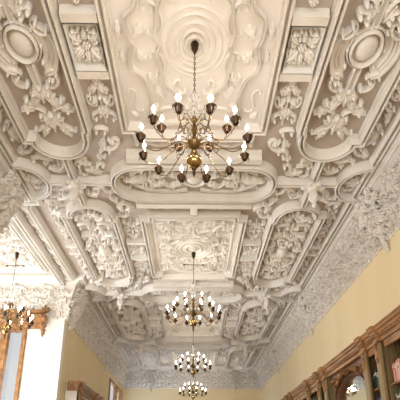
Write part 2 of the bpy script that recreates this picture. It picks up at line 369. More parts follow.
            scroll(t, (.06, .62), (.22, .74), 'C', .03, .06, -1); leaf(t, .05, .62, 1.2, .26, .06, .06); scroll(t, (.08, .98), (.26, .90), 'C', .03, .06, 1)
            leaf(t, .12, .84, .3, .2, .06, .06); leaf(t, .05, 1.1, 1.1, .28, .055, .05); scroll(t, (.09, 1.2), (.26, 1.24), 'S', .024, .05, -1)
            dome(t, .145, .22, .02, .02, .07); dome(t, .15, -.17, .02, .02, .07); dome(t, .185, .02, .018, .018, .065)
        mir(q, m)
        sweep(m, [(0, .22), (0, .55)], P_strap(.045, .05)); sweep(m, [(0, -.2), (0, -.62)], P_strap(.035, .045))
        palmette(m, 0, -.62, -PI / 2, .2, .07); palmette(m, 0, .56, PI / 2, .2, .07); palmette(m, 0, -.98, -PI / 2, .22, .06); palmette(m, 0, 1.0, PI / 2, .24, .06); flower(m, 0, -.80, .07, .10)
        L.append(('side_panel_cartouche', m, plaster, [(1.715, 0, 1, 1), (-1.715, 0, -1, 1)]))
        m = MB(); dome(m, 0, 0, .155, .215, .03, n=36, k=2); dome(m, 0, 0, .115, .165, .085, n=32, k=7); ring(m, 0, 0, .145, .20, P_round(.02, .075)); ring(m, 0, 0, .178, .238, P_round(.012, .05))
        L.append(('oval_boss', m, plaster, [(1.715, .0, 1, 1), (-1.715, .0, -1, 1)]))
    else:
        def q(t):
            scroll(t, (.06, .10), (.24, .12), 'C', .04, .08, -1); scroll(t, (.28, -.02), (.24, -.3), 'S', .034, .07, 1); scroll(t, (.05, -.22), (.18, -.42), 'C', .036, .075, 1)
            leaf(t, .03, .25, .8, .3, .075, .08, bend=.5); leaf(t, .16, .0, -.4, .2, .06, .08); scroll(t, (.07, .50), (.26, .42), 'C', .036, .075, -1)
            scroll(t, (.22, .64), (.08, .82), 'S', .034, .07, 1); leaf(t, .05, .66, .9, .28, .07, .07, bend=-.6); scroll(t, (.08, 1.02), (.28, .96), 'C', .034, .07, 1)
            leaf(t, .06, 1.12, 1.0, .28, .06, .06); leaf(t, .05, -.5, -.9, .28, .07, .08, bend=.5); scroll(t, (.08, -.70), (.27, -.62), 'C', .034, .07, -1)
            scroll(t, (.06, -.92), (.26, -.86), 'C', .034, .07, 1); leaf(t, .04, -1.02, -.9, .28, .065, .06); scroll(t, (.1, -1.22), (.26, -1.16), 'S', .026, .06, 1)
            flower(t, .27, .27, .06, .08); flower(t, .27, -.47, .055, .08); flower(t, .27, .80, .05, .08); leaf(t, .28, 1.1, 1.8, .18, .045); leaf(t, .28, -1.0, -1.7, .2, .045)
        mir(q, m); dome(m, 0, .05, .11, .15, .13, n=18, k=6); palmette(m, 0, .28, PI / 2, .24, .09); palmette(m, 0, -.2, -PI / 2, .24, .09); palmette(m, 0, .85, PI / 2, .22, .07); palmette(m, 0, -.8, -PI / 2, .22, .07); flower(m, 0, .62, .08, .1); flower(m, 0, -.58, .08, .1)
        palmette(m, 0, 1.25, PI / 2, .2, .06); palmette(m, 0, -1.2, -PI / 2, .22, .06)
        L.append(('side_panel_arabesque', m, plaster, [(1.715, 0, 1, 1), (-1.715, 0, -1, 1)]))
    # outer strip of small coffers along the wall rail
    m = MB()
    for a in (.15, -.15): sweep(m, [(2.185, a), (2.40, a)], P_flat(.04, .07))
    L.append(('outer_coffer_bar', m, plaster, [(0, 0, 1, 1), (0, 0, -1, 1)]))
    m = MB()
    def q(t):
        scroll(t, (0, .26), (.02, .44), 'S', .02, .045, 1); leaf(t, -.03, .22, 1.2, .2, .04, .05); scroll(t, (-.04, .52), (.05, .66), 'C', .022, .05, -1)
        leaf(t, .03, .5, 1.9, .18, .04); scroll(t, (.05, .84), (-.04, .74), 'C', .02, .05, 1); leaf(t, 0, .84, 1.4, .26, .045, .05); scroll(t, (-.03, 1.12), (.06, 1.24), 'S', .022, .05, -1)
        leaf(t, .02, 1.22, 1.9, .25, .05, .05)
    t = MB(); q(t); m.add(t.v, t.f); m.add([(x, -y, z) for x, y, z in t.v], [tuple(reversed(qq)) for qq in t.f])
    flower(m, 0, 0, .07, .07); L.append(('outer_coffer_scrollwork', m, plaster, [(2.295, 0, 1, 1), (-2.295, 0, -1, 1)]))
    return L
def mesh_cross():
    L = []
    m = MB(); st = ell(.76, 0, .405, .405, 18, -PI / 2, PI / 2, False); st += [(-x, -y) for x, y in st]
    sweep(m, st, P_mould(.05, .13), True); L.append(('oval_moulding', m, plaster, [(0, 0, 1, 1)]))
    m = MB()
    def q(t):
        sweep(t, smooth([(.10, .26), (.3, .30), (.62, .29), (.78, .20), (.90, .10), (.86, 0)], 6), P_strap(.024, .035)); scroll(t, (.30, .18), (.52, .10), 'S', .028, .055, 1)
        leaf(t, .42, .05, .5, .24, .06, .07, bend=-.4); scroll(t, (.72, .10), (.60, .22), 'C', .022, .05, 1); leaf(t, .16, .06, .4, .22, .055, .07)
    quad4(q, m)
    mir(lambda t: (leaf(t, .66, 0, 0, .34, .08, .08), scroll(t, (.94, .22), (1.02, -.02), 'C', .02, .045, -1)), m)
    ring(m, 0, 0, .16, .14, P_round(.022, .06)); dome(m, 0, 0, .12, .10, .08); flower(m, .62, 0, .07, .09); flower(m, -.62, 0, .07, .09)
    L.append(('oval_scrollwork', m, plaster, [(0, 0, 1, 1)]))
    # white bars in front of and behind the oval
    m = MB(); sweep(m, [(-.90, .565), (.90, .565)], P_flat(.072, .12))
    L.append(('cross_bar', m, plaster, [(0, 0, 1, 1), (0, 0, 1, -1)]))
    m = MB()
    mir(lambda t: (scroll(t, (.12, .74), (.36, .77), 'S', .022, .045, 1), scroll(t, (.42, .77), (.66, .74), 'S', .022, .045, -1), leaf(t, .30, .755, .1, .2, .035, .04), dome(t, .74, .755, .03, .03, .05)), m)
    box(m, -.06, .06, .63, .88, 0, .10, .01)
    L.append(('cross_bar_guilloche', m, plaster, [(0, 0, 1, 1), (0, 0, 1, -1)]))
    # rib between side panels, short transverse bar to the oval and to the wall arch
    m = MB(); sweep(m, [(1.72, -.57), (1.72, .57)], P_mould(.055, .12)); L.append(('longitudinal_rib', m, plaster, [(0, 0, 1, 1), (0, 0, -1, 1)]))
    m = MB(); sweep(m, [(1.20, 0), (1.68, 0)], P_mould(.06, .11)); sweep(m, [(1.76, 0), (2.07, 0)], P_mould(.06, .11)); L.append(('transverse_rib', m, plaster, [(0, 0, 1, 1), (0, 0, -1, 1)]))
    m = MB(); sweep(m, ell(2.46, 0, .36, .40, 20, PI / 2, 3 * PI / 2, False), P_mould(.048, .12)); L.append(('wall_arch_moulding', m, plaster, [(0, 0, 1, 1), (0, 0, -1, 1)]))
    m = MB(); palmette(m, 2.40, 0, PI, .22, .07); scroll(m, (2.36, .08), (2.22, .2), 'C', .022, .05, 1); scroll(m, (2.36, -.08), (2.22, -.2), 'C', .022, .05, -1); leaf(m, 2.38, .14, 2.0, .14, .04); leaf(m, 2.38, -.14, -2.0, .14, .04)
    L.append(('wall_arch_palmette', m, plaster, [(0, 0, 1, 1), (0, 0, -1, 1)]))
    m = MB()
    def q(t):
        # curls in the corner between coffer strip, oval and side panel
        scroll(t, (1.02, .86), (1.20, .72), 'C', .03, .06, 1, curl=5.5); scroll(t, (1.22, .52), (1.10, .64), 'C', .026, .055, 1); scroll(t, (1.24, 1.0), (1.10, .98), 'C', .024, .05, 1)
        leaf(t, 1.22, .68, 1.9, .22, .05, .06); scroll(t, (1.26, .34), (1.44, .22), 'S', .028, .055, 1); leaf(t, 1.30, .12, .5, .26, .06, .06); leaf(t, 1.0, .72, .9, .18, .045, .05)
        flower(t, 1.27, .50, .05, .07); scroll(t, (1.48, .42), (1.60, .30), 'C', .028, .055, -1); leaf(t, 1.62, .42, 3.6, .22, .05, .05); scroll(t, (1.50, .12), (1.62, .18), 'C', .02, .045, 1)
        # between rib, side panel end and wall arch
        scroll(t, (1.84, .38), (1.98, .26), 'C', .028, .055, 1); leaf(t, 1.82, .16, .5, .24, .055, .06); scroll(t, (2.06, .52), (2.20, .42), 'S', .028, .055, -1); leaf(t, 1.90, .42, .5, .26, .055, .06)
        scroll(t, (2.16, .76), (2.30, .62), 'C', .028, .055, 1); leaf(t, 2.32, .50, 1.9, .24, .05, .06); flower(t, 2.04, .36, .045, .07); leaf(t, 2.20, .90, 1.2, .2, .045, .05); dome(t, 2.32, .84, .035, .04, .06)
    t = MB(); q(t); m = t
    L.append(('corner_scrollwork', m, plaster, [(0, 0, 1, 1), (0, 0, -1, 1), (0, 0, 1, -1), (0, 0, -1, -1)]))
    m = MB(); lathe(m, [(.08, .06), (.105, .12), (.09, .155), (.05, .18), (.06, .21), (.075, .25), (.065, .29), (.04, .32), (.025, .34), (.036, .365), (.022, .39), (.005, .41)], 20, 0, 0, 5, .12)
    for i in range(6):
        a = i * PI / 3; leaf(m, .05 * math.cos(a), .05 * math.sin(a), a, .12, .04, .05, w0=.11)
    L.append(('pendant_boss', m, plaster, [(1.72, 0, 1, 1), (-1.72, 0, -1, 1)]))
    return L
protos = {}
def lay(key, L, cy):
    if key not in protos:
        protos[key] = []
        for (nm, mb, mt, pl) in L():
            first = None
            for (dx, dy, mx, my) in pl:
                if first is None: first = put(nm, mb, mt, (dx, cy + dy, CH), mx, my)
                else: again(first, (dx, cy + dy, CH), mx, my)
            protos[key].append((first, pl))
    else:
        for first, pl in protos[key]:
            for (dx, dy, mx, my) in pl: again(first, (dx, cy + dy, CH), mx, my)
for i, c in enumerate(BC): lay('AB'[i % 2], (lambda k='AB'[i % 2]: mesh_bay(k)), c)
for i, c in enumerate(XC[:3]): lay('X', mesh_cross, c)
lay('X', mesh_cross, BC[0] - P / 2)

# ---- cornice and frieze: rail on the ceiling, then moulded steps and a sloping frieze ----
def seg_cornice(p0, p1, inward, m0=0, m1=0):
    """stepped section swept from p0 to p1; m0 and m1 mitre its ends (+1 runs past the corner, -1 stops short)"""
    sec = [(0, .86), (.02, .86), (.03, .845), (.02, .83), (.235, .115), (.26, .115), (.27, .085), (.30, .08), (.305, .03), (.315, .03), (.33, .075), (.355, .06), (.36, .012), (.375, .012), (.38, .06), (.41, .085), (.44, .06), (.45, .0)]
    m = MB(); d = Vector((p1[0] - p0[0], p1[1] - p0[1])).normalized(); vs = []
    for pt, k in ((p0, -m0), (p1, m1)):
        for (o, h) in sec: vs.append((pt[0] + inward[0] * o + d.x * k * o, pt[1] + inward[1] * o + d.y * k * o, CH - h))
    n = len(sec); m.add(vs, [(i, i + 1, n + i + 1, n + i) for i in range(n - 1)])
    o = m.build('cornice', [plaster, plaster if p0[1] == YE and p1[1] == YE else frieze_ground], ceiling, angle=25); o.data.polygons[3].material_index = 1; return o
seg_cornice((WX, YB), (WX, YE), (-1, 0), 0, -1)
seg_cornice((-WX, YB), (-WX, A0), (1, 0), 0, 1)
seg_cornice((-WX, A1), (-WX, YE), (1, 0), 1, -1)
seg_cornice((-WX, YE), (WX, YE), (0, -1), -1, -1)
seg_cornice((AX, A1), (-WX, A1), (0, -1), -1, 1)
seg_cornice((AX, A0), (-WX, A0), (0, 1), -1, 1)
seg_cornice((AX, A0), (AX, A1), (1, 0), -1, -1)
# frieze relief unit (u along the wall 0..UL, v up the slope 0..FL)
UL = .62; FL = math.hypot(.215, .715)
def frieze_unit():
    m = MB(); r = random.Random(3)
    scroll(m, (.10, .16), (.30, .30), 'S', .016, .034, 1); scroll(m, (.42, .18), (.56, .34), 'C', .016, .034, -1); scroll(m, (.16, .46), (.34, .40), 'C', .016, .034, 1)
    scroll(m, (.40, .50), (.58, .58), 'S', .016, .034, -1); scroll(m, (.06, .62), (.24, .60), 'C', .016, .034, -1); scroll(m, (.30, .64), (.40, .56), 'C', .015, .03, 1)
    for k in range(46):
        u = (k * .381966) % 1 * UL; v = .04 + (k + .5) / 46 * (FL - .1)
        leaf(m, u, v, r.uniform(0, 2 * PI), r.uniform(.07, .12), r.uniform(.014, .022), .06, .02, lobes=2, bend=r.uniform(-1, 1))
    for k in range(7):
        u = (k * .381966 + .2) % 1 * UL; v = .06 + (k + .5) / 7 * (FL - .14); flower(m, u, v, .032, .035, 5)
    for k in range(6): leaf(m, .05 + k * .104, .03, -PI / 2, .05 + .03 * (k % 2), .022, .03)
    return m
fr = frieze_unit().mesh('frieze_foliage', plaster)
nfr = [0]
def place_frieze(p, along, inward, mesh=fr, name='frieze_foliage', v0=.0, w0=0., sl=1):
    sl_v = Vector((inward[0] * .215, inward[1] * .215, .715)).normalized(); u = Vector((*along, 0)); w = Vector((inward[0] * .715, inward[1] * .715, -.215)).normalized()
    o = bpy.data.objects.new(name, mesh); C.objects.link(o)
    base = Vector((p[0] + inward[0] * .02, p[1] + inward[1] * .02, CH - .83)) + sl_v * v0 + w * w0
    o.matrix_world = Matrix(((u.x, sl_v.x, w.x, base.x), (u.y, sl_v.y, w.y, base.y), (u.z, sl_v.z, w.z, base.z), (0, 0, 0, 1))); o.parent = ceiling; return o
def run_frieze(p0, p1, inward):
    d = Vector((p1[0] - p0[0], p1[1] - p0[1])); n = int(round(d.length / UL)); e = d.normalized(); st = d.length / n
    for i in range(n):
        place_frieze((p0[0] + e.x * st * i, p0[1] + e.y * st * i), (e.x * st / UL, e.y * st / UL), inward)
run_frieze((WX, 4.0), (WX, YE), (-1, 0)); run_frieze((-WX, 2.9), (-WX, A0 + .1), (1, 0)); run_frieze((-WX, A1 - .1), (-WX, YE), (1, 0))
run_frieze((-WX, YE), (WX, YE), (0, -1)); run_frieze((AX, A1), (-WX + .1, A1), (0, -1))
# corbel drops of foliage on the frieze at each cross band
def corbel():
    m = MB(); r = random.Random(5)
    for k in range(46):
        a = r.uniform(0, 2 * PI); q = r.uniform(0, 1) ** .6; u = q * .30 * math.cos(a); v = .50 + q * .30 * math.sin(a)
        leaf(m, u, v, a + r.uniform(-.6, .6), r.uniform(.10, .17), r.uniform(.03, .045), .06, .03, w0=.04 * (1 - q))
    for k in range(9):
        a = k * 2.4; flower(m, .17 * math.cos(a), .5 + .19 * math.sin(a), .05, .06, 5, .03)
    mir(lambda t: (scroll(t, (.06, .72), (.26, .66), 'C', .03, .08, 1), scroll(t, (.06, .30), (.20, .22), 'C', .03, .08, -1)), m)
    for k in range(7): leaf(m, (-.03 if k % 2 else .03), .24 - k * .055, -PI / 2 + (.5 if k % 2 else -.5), .11, .035 - .003 * k, .05, .02, w0=.02)
    return m
cb = corbel().mesh('frieze_corbel', plaster)
for y in [BC[0] - P / 2] + XC[:3]:
    place_frieze((WX, y + .3), (0, 1), (-1, 0), cb, 'frieze_corbel', 0, .02)
    if not (A0 - .1 < y < A1 + .3): place_frieze((-WX, y), (0, -1), (1, 0), cb, 'frieze_corbel', 0, .02)
for x in (-1.72, 0, 1.72): place_frieze((x, YE), (.6, 0), (0, -1), cb, 'frieze_corbel', 0, .0)
place_frieze((-WX, A0 - .25), (0, -.8), (1, 0), cb, 'frieze_corbel', 0, .0)
place_frieze((-WX, A1 + .34), (0, -.7), (1, 0), cb, 'frieze_corbel', 0, .0)
# alcove ceiling relief: frame and scrolls
m = MB(); sweep(m, rect(-5.2, -3.1, 6.9, 8.9), P_mould(.06, .1), True); 
ac = MB()
def q(t):
    scroll(t, (.12, .15), (.40, .30), 'C', .035, .07, -1); scroll(t, (.55, .20), (.80, .45), 'S', .035, .07, 1); leaf(t, .3, .4, .7, .35, .08, .08); scroll(t, (.2, .65), (.5, .6), 'C', .035, .07, 1); leaf(t, .65, .55, .9, .25, .07, .07); leaf(t, .72, .1, .3, .25, .06, .07); flower(t, .55, .42, .08, .08)
quad4(q, ac); ring(ac, 0, 0, .2, .2, P_round(.025, .06)); quad4(lambda t: (scroll(t, (.15, .80), (.45, .85), 'C', .035, .07, -1), scroll(t, (.60, .80), (.90, .70), 'S', .035, .07, 1), leaf(t, .8, .85, 2.6, .3, .07, .07), leaf(t, .9, .3, 1.4, .28, .07, .07), scroll(t, (.45, .05), (.68, .10), 'C', .03, .06, 1)), ac); 
put('alcove_panel_moulding', m, plaster, (0, 0, CH)); put('alcove_scrollwork', ac, plaster, (-4.15, 7.9, CH))
m = MB(); sweep(m, [(-2.62, A0 + .45), (-2.62, A1 - .45)], P_mould(.06, .11)); sweep(m, [(-2.9, A0), (-2.9, A1)], P_mould(.07, .14)); put('alcove_beam', m, plaster, (0, 0, CH))
m = MB(); flower(m, 0, 0, .07)
for k in range(5):
    again_o = None
ao = MB(); scroll(ao, (0, 0), (.08, .25), 'S', .025, .06, 1); leaf(ao, -.02, .05, 1.2, .3, .05, .06); flower(ao, .02, .42, .06, .07)
o = put('alcove_edge_scroll', ao, plaster, (-2.76, A0 + .4, CH))
for k in range(1, 6): again(o, (-2.76, A0 + .4 + .52 * k, CH))

# ---------------------------------------------------------------- windows
def window(idx, W0, axis, a0, a1, z0, z1, frame, depth=.1, mull=(), trans=()):
    """window in a wall; axis 'x' lies in a wall facing -Y at y=W0, axis 'y' in a wall facing +X at x=W0"""
    r = tag(empty('window_%d' % idx, (0, 0, 0)), kind='structure')
    def bx(m, a, b, z, zz, d0, d1):
        if axis == 'x': box(m, a, b, W0 + d0, W0 + d1, z, zz, .01)
        else: box(m, W0 - d1, W0 - d0, a, b, z, zz, .01)
    m = MB(); fw = .09
    bx(m, a0, a0 + fw, z0, z1, -.04, .1); bx(m, a1 - fw, a1, z0, z1, -.04, .1); bx(m, a0 + fw, a1 - fw, z1 - fw, z1, -.04, .1); bx(m, a0 + fw, a1 - fw, z0, z0 + fw, -.04, .1)
    m.build('window_frame', frame, r)
    for q in mull: t = MB(); bx(t, q - .085, q + .085, z0 + fw, z1 - fw, -.05, .08); t.build('mullion', frame, r)
    for q in trans: t = MB(); bx(t, a0 + fw, a1 - fw, q - .03, q + .03, 0, .06); t.build('transom', frame, r)
    t = MB(); bx(t, a0 + .03, a1 - .03, z0 + .03, z1 - .03, .11, .13); t.build('window_pane', pane_m, r)
    return r
window(1, A1, 'x', wxa, wxb + .08, .5, wzt, oak, mull=(-4.11, -4.62, -5.1), trans=())
window(2, AX, 'y', 6.6, 9.2, .5, wzt, white_frame, mull=(7.45, 8.35), trans=(3.0,))
window(3, -WX, 'y', w3a, w3b, .8, w3t, oak, mull=(17.2,), trans=(3.3,))
window(4, YB - .18, 'x', -2.35, -1.05, .8, 3.8, white_frame, mull=(-1.7,), trans=(2.6,))  # unseen window, added so the back fill has a source
window(5, YB - .18, 'x', 1.05, 2.35, .8, 3.8, white_frame, mull=(1.7,), trans=(2.6,))  # second unseen window, added for the other back fill light
# carved wooden pelmet over the alcove window
r = tag(empty('window_pelmet', (-4.6, A1, 4.4)), 'carved golden wooden pelmet with scrolled end above the alcove window', 'pelmet')
def rel(m): return MB().add([(x + 4.6, y - A1, z - 4.4) for x, y, z in m.v], m.f)
m = MB(); box(m, -5.7, -3.30, A1 - .16, A1, 4.50, 4.72, .02); box(m, -5.75, -3.26, A1 - .2, A1, 4.72, 4.79, .015); box(m, -5.7, -3.30, A1 - .13, A1, 4.40, 4.50, .01)
rel(m).build('pelmet_board', oak, r)
m = MB(); sweep(m, [(0, 0), (0, .01)], P_round(.01, .01)); m = MB()
scroll(m, (-.06, .30), (.02, .02), 'S', .035, .08, 1); leaf(m, 0, .02, -PI / 2, .22, .05, .06); palmette(m, 0, .36, PI / 2, .16, .07); dome(m, 0, .2, .07, .09, .1)
o = m.build('carved_bracket', oak, r); o.rotation_euler.x = PI / 2; o.location = (1.36, -.16, -.02)
m = MB(); 
for k in range(5): scroll(m, (k * .4, .05), (k * .4 + .3, .12), 'S', .022, .05, 1); leaf(m, k * .4 + .1, .12, .3, .22, .05, .05)
leaf(m, .6, -.02, -1.2, .3, .1, .06); leaf(m, 1.2, -.02, -1.8, .3, .1, .06)
o = m.build('carved_festoon', oak, r); o.rotation_euler.x = PI / 2; o.location = (-.9, -.165, .12)

# ---------------------------------------------------------------- bookcases
bcX = 2.585        # front plane of the cases
BT = 3.16         # underside of entablature
def add_cornice(m, y0, y1, x_in, sgn, ress):
    """stepped, dentilled entablature along y; breaks forward at each ressaut"""
    sec = [(0, 0), (.015, 0), (.015, .05), (.025, .055), (.025, .10), (.04, .11), (.05, .14), (.075, .155), (.075, .18), (.09, .20), (.09, .215), (-.22, .215), (-.22, 0)]
    ys = [y0]
    for (a, b) in ress: ys += [a, a, b, b]
    ys.append(y1); vs = []; off = 0; rows = []
    lv = [0]
    for _ in ress: lv += [0, 1, 1, 0]
    lv.append(0); n = len(sec)
    for y, l in zip(ys, lv):
        for (o, z) in sec: vs.append((sgn * (x_in - (o if o < 0 else o + .04 * l)), y, BT + z))
    fs = []
    for i in range(len(ys) - 1):
        for k in range(n): fs.append((i * n + k, i * n + (k + 1) % n, (i + 1) * n + (k + 1) % n, (i + 1) * n + k))
    fs.append(tuple(range(n))); fs.append(tuple(range(len(vs) - 1, len(vs) - n - 1, -1)))
    m.add(vs, fs)
    y = y0 + .03
    while y < y1 - .05:
        l = any(a - .01 < y and y + .035 < b + .01 for a, b in ress)
        x = x_in - .025 - (.04 if l else 0); box(m, min(sgn * x, sgn * (x - .02)), max(sgn * x, sgn * (x - .02)), y, y + .035, BT + .06, BT + .095); y += .07
pil = [5.98, 6.16]
def ry(y): return (y - .08, y + .10)
pY_R = [3.9, 4.4, 6.17, 6.70, 8.88, 9.34, 10.24, 12.0, 12.5, 14.6, 15.1, 17.0]
m = MB(); add_cornice(m, 2.6, YE - .02, bcX, 1, [ry(y) for y in pY_R])
tag(m.build('bookcase_cornice', oak, angle=25), 'long golden oak dentilled cornice running over the bookcases on the right wall', 'cornice')
m = MB(); add_cornice(m, 10.35, w3a - .25, bcX, -1, [ry(y) for y in (10.6, 12.2, 12.8, 14.4)])
tag(m.build('bookcase_cornice', oak, angle=25), 'oak bookcase cornice on the left wall just beyond the white pier', 'cornice')
def case(y0, y1, sgn, shelves, label, pils, group='bookcases along the walls', mirror=False):
    r = tag(empty('mirror_bay' if mirror else 'bookcase', (sgn * 2.68, (y0 + y1) / 2, 0)), label, 'mirror' if mirror else 'bookcase', None if mirror else group)
    oy = (y0 + y1) / 2; ox = sgn * 2.68
    def bb(name, x0, x1, a, b, z0, z1, mt, bv=.006):
        xs = sorted((sgn * x0 - ox, sgn * x1 - ox)); t = MB(); box(t, xs[0], xs[1], a - oy, b - oy, z0, z1, bv); return t.build(name, mt, r)
    bb('back_panel', 2.80, 2.845, y0, y1, .1, BT, back_wood); bb('plinth', 2.56, 2.80, y0, y1, 0, .12, oak)
    bb('side_panel', 2.59, 2.80, y0, y0 + .025, .12, BT - .002, oak_v); bb('side_panel', 2.59, 2.80, y1 - .025, y1, .12, BT - .002, oak_v)
    if not mirror:
        for z in shelves: bb('shelf', 2.60, 2.80, y0 + .026, y1 - .026, z, z + .03, oak)
        t = MB(); xs = sorted((sgn * 2.585 - ox, sgn * 2.62 - ox)); box(t, xs[0], xs[1], y0 + .03 - oy, y1 - .03 - oy, BT - .10, BT - .004, .008); t.build('top_rail', oak, r)
    for y in pils:
        a, b = y - .07, y + .085
        p_ = bb('pilaster', 2.535, 2.588, a, b, .12, BT - .005, oak_l, .012)
        t = MB()     # carved capital bracket
        tt = MB(); leaf(tt, 0, .22, PI / 2, .12, .05, .03, .01); leaf(tt, 0, .27, -PI / 2, .2, .045, .025, .01); box(tt, -.08, .08, .325, .358, 0, .03, .006)
        for (u, v, w) in tt.v: t.v.append((sgn * (2.535 - w) - ox, y + .007 + u - oy, BT - .36 + v))
        t.f = tt.f; t.build('carved_capital', oak, r)
    if mirror:
        # arched mirror in carved frame
        a, b = y0 + .08, y1 - .08; cyy = (a + b) / 2 - oy; hw = (b - a) / 2 - .08; zt = 2.60; rx = hw; rz = .44
        arc = [(cyy - hw, .6)] + [(cyy + rx * math.cos(t), zt + rz * math.sin(t)) for t in [PI - PI * k / 20 for k in range(21)]] + [(cyy + hw, .6)]
        t = MB(); t.add([(sgn * 2.73 - ox, u, v) for u, v in arc], [tuple(range(len(arc)))]); t.add([(sgn * 2.75 - ox, u, v) for u, v in arc], [tuple(range(len(arc) - 1, -1, -1))]); t.build('mirror_glass', mirror_m, r)
        tt = MB(); sweep(tt, arc, P_mould(.06, .07)); t = MB()
        t.v = [(sgn * (2.73 - w) - ox, u, v) for u, v, w in tt.v]; t.f = tt.f; t.build('mirror_frame', dark_wood, r)
        # spandrel board around the arch
        t = MB(); n = 21; vs = []
        top = [(u, BT - .004) for u, v in arc[1:-1]]
        for x in (2.63, 2.70):
            vs += [(sgn * x - ox, u, v + .055) for u, v in arc[1:-1]] + [(sgn * x - ox, u, v) for u, v in top]
        fs = []
        for k in range(n - 1):
            fs += [(k, k + 1, n + k + 1, n + k), (2 * n + k, 2 * n + k + 1, 3 * n + k + 1, 3 * n + k), (k, k + 1, 2 * n + k + 1, 2 * n + k)]
        t.add(vs, fs); t.build('carved_spandrel', dark_wood, r)
        tt = MB(); 
        mir(lambda q: (scroll(q, (.12, .12), (.46, .04), 'S', .03, .06, 1), leaf(q, .3, .1, -.3, .3, .05, .05), scroll(q, (.52, .0), (.72, -.14), 'C', .03, .06, 1), leaf(q, .7, .06, -.5, .2, .05)), tt); palmette(tt, 0, .02, PI / 2, .16, .08)
        t = MB(); t.v = [(sgn * (2.63 - w) - ox, cyy + u, 3.03 + v * .5) for u, v, w in tt.v]; t.f = tt.f; t.build('carved_crest', oak, r)
        for s, (ya, yb) in ((0, (y0 + .03, a + .03)), (1, (b - .03, y1 - .03))): bb('door_jamb', 2.64, 2.70, ya, yb, .12, BT - .004, oak_v)
    return r
sh = (.45, .80, 1.16, 1.46, 1.80, 2.18, 2.56)
shw = (.45, .80, 1.16, 1.56, 1.86, 2.18, 2.54)
case(4.52, 6.06, 1, shw, 'wide oak bookcase at the right edge of the view with red books', (), )
case(6.10, 6.76, 1, sh, 'narrow oak bookcase bay between two pale pilasters beside the arched mirror, nearer side', (6.17, 6.69))
case(6.80, 8.76, 1, (), 'tall arched mirror in a dark carved frame between the bookcases on the right', (), mirror=True)
case(8.80, 9.42, 1, sh, 'narrow oak bookcase bay just beyond the arched mirror', (8.87, 9.33))
case(9.46, 11.9, 1, sh, 'bookcase second beyond the arched mirror, under the broken cornice', (10.24,))
case(11.94, 14.5, 1, sh, 'farthest bookcase seen at the foot of the picture on the right', (12.01, 12.5))
case(10.45, 12.9, -1, sh, 'oak bookcase with pale end panel against the left wall beyond the pier', (10.6, 12.2))
# pale end panel of the left bookcase faces the viewer
m = MB(); box(m, -2.845, -2.59, 10.40, 10.44, .0, BT + .17, .005); box(m, -2.80, -2.58, 10.385, 10.40, .4, BT - .1, .006); box(m, -2.845, -2.57, 10.36, 10.44, BT + .17, BT + .215, .01)
tag(m.build('bookcase_end_panel', white_frame), 'pale end panel closing the left bookcase', 'panel')
m = MB()
tt = MB(); scroll(tt, (0, 0), (.25, -.3), 'S', .05, .09, 1); leaf(tt, .1, -.05, -.3, .3, .08, .08); leaf(tt, .25, -.25, -1.2, .3, .07, .07)
# books
bookcols = [mat('book_red', (.42, .05, .05), .5), mat('book_pink', (.66, .33, .30), .5), mat('book_brown', (.16, .07, .035), .5), mat('book_green', (.06, .12, .07), .5), mat('book_blue', (.07, .10, .2), .5), mat('book_cream', (.62, .55, .42), .55), mat('book_black', (.03, .03, .035), .5)]
cname = ['red', 'faded pink', 'brown', 'dark green', 'navy blue', 'cream', 'black']
page_m = mat('book_pages', (.72, .66, .54), .7)
protoB = {}
def book(x, y, z, th, hh, dp, ci, label, group):
    k = ci
    if k not in protoB:
        t = MB(); box(t, .004, 1 - .01, -.42, .42, .02, .98)   # page block
        c = MB(); box(c, .0, .06, -.5, .5, 0, 1); box(c, .06, 1, -.5, -.42, 0, 1); box(c, .06, 1, .42, .5, 0, 1)
        r = c.build('book', bookcols[ci]); p_ = t.build('page_block', page_m, r); b = MB(); box(b, -.012, 0, -.5, .5, .70, .82); l_ = b.build('spine_band', bookcols[5 if ci != 5 else 2], r)
        kids[r.name] = [p_, l_]; protoB[k] = r; first = True; o = r
    else: o = copy_tree(protoB[k])
    o.location = (x, y, z); o.scale = (dp, th, hh); tag(o, label, 'book', group); return o
rb = random.Random(11)
def fill(y0, y1, z, pal, shelfname, hmax, sgn=1):
    y = y0 + .03
    while y < y1 - .06:
        th = rb.uniform(.028, .05); hh = rb.uniform(.72, .93) * hmax; ci = rb.choice(pal)
        book(2.63 if sgn > 0 else -2.80, y + th / 2, z + .031, th - .002, hh, .15, ci, '%s book standing on the %s' % (cname[ci], shelfname), '%s books on the %s' % (cname[ci], shelfname)); y += th
fill(4.55, 6.03, 2.54, (1, 0, 1, 5), 'top shelf of the wide bookcase at the right edge', .30)
fill(4.55, 6.03, 2.18, (4, 3, 2, 6), 'second shelf of the wide bookcase at the right edge', .30)
fill(4.9, 6.03, 1.86, (3, 2, 6), 'third shelf of the wide bookcase at the right edge', .30)
fill(6.14, 6.73, 2.56, (3, 6, 2), 'upper shelf of the narrow bay nearer than the mirror', .30)
fill(6.14, 6.73, 2.18, (2, 6, 4), 'lower shelf of the narrow bay nearer than the mirror', .28)
fill(8.84, 9.38, 2.56, (2, 3, 6), 'shelf of the narrow bay beyond the mirror', .28)

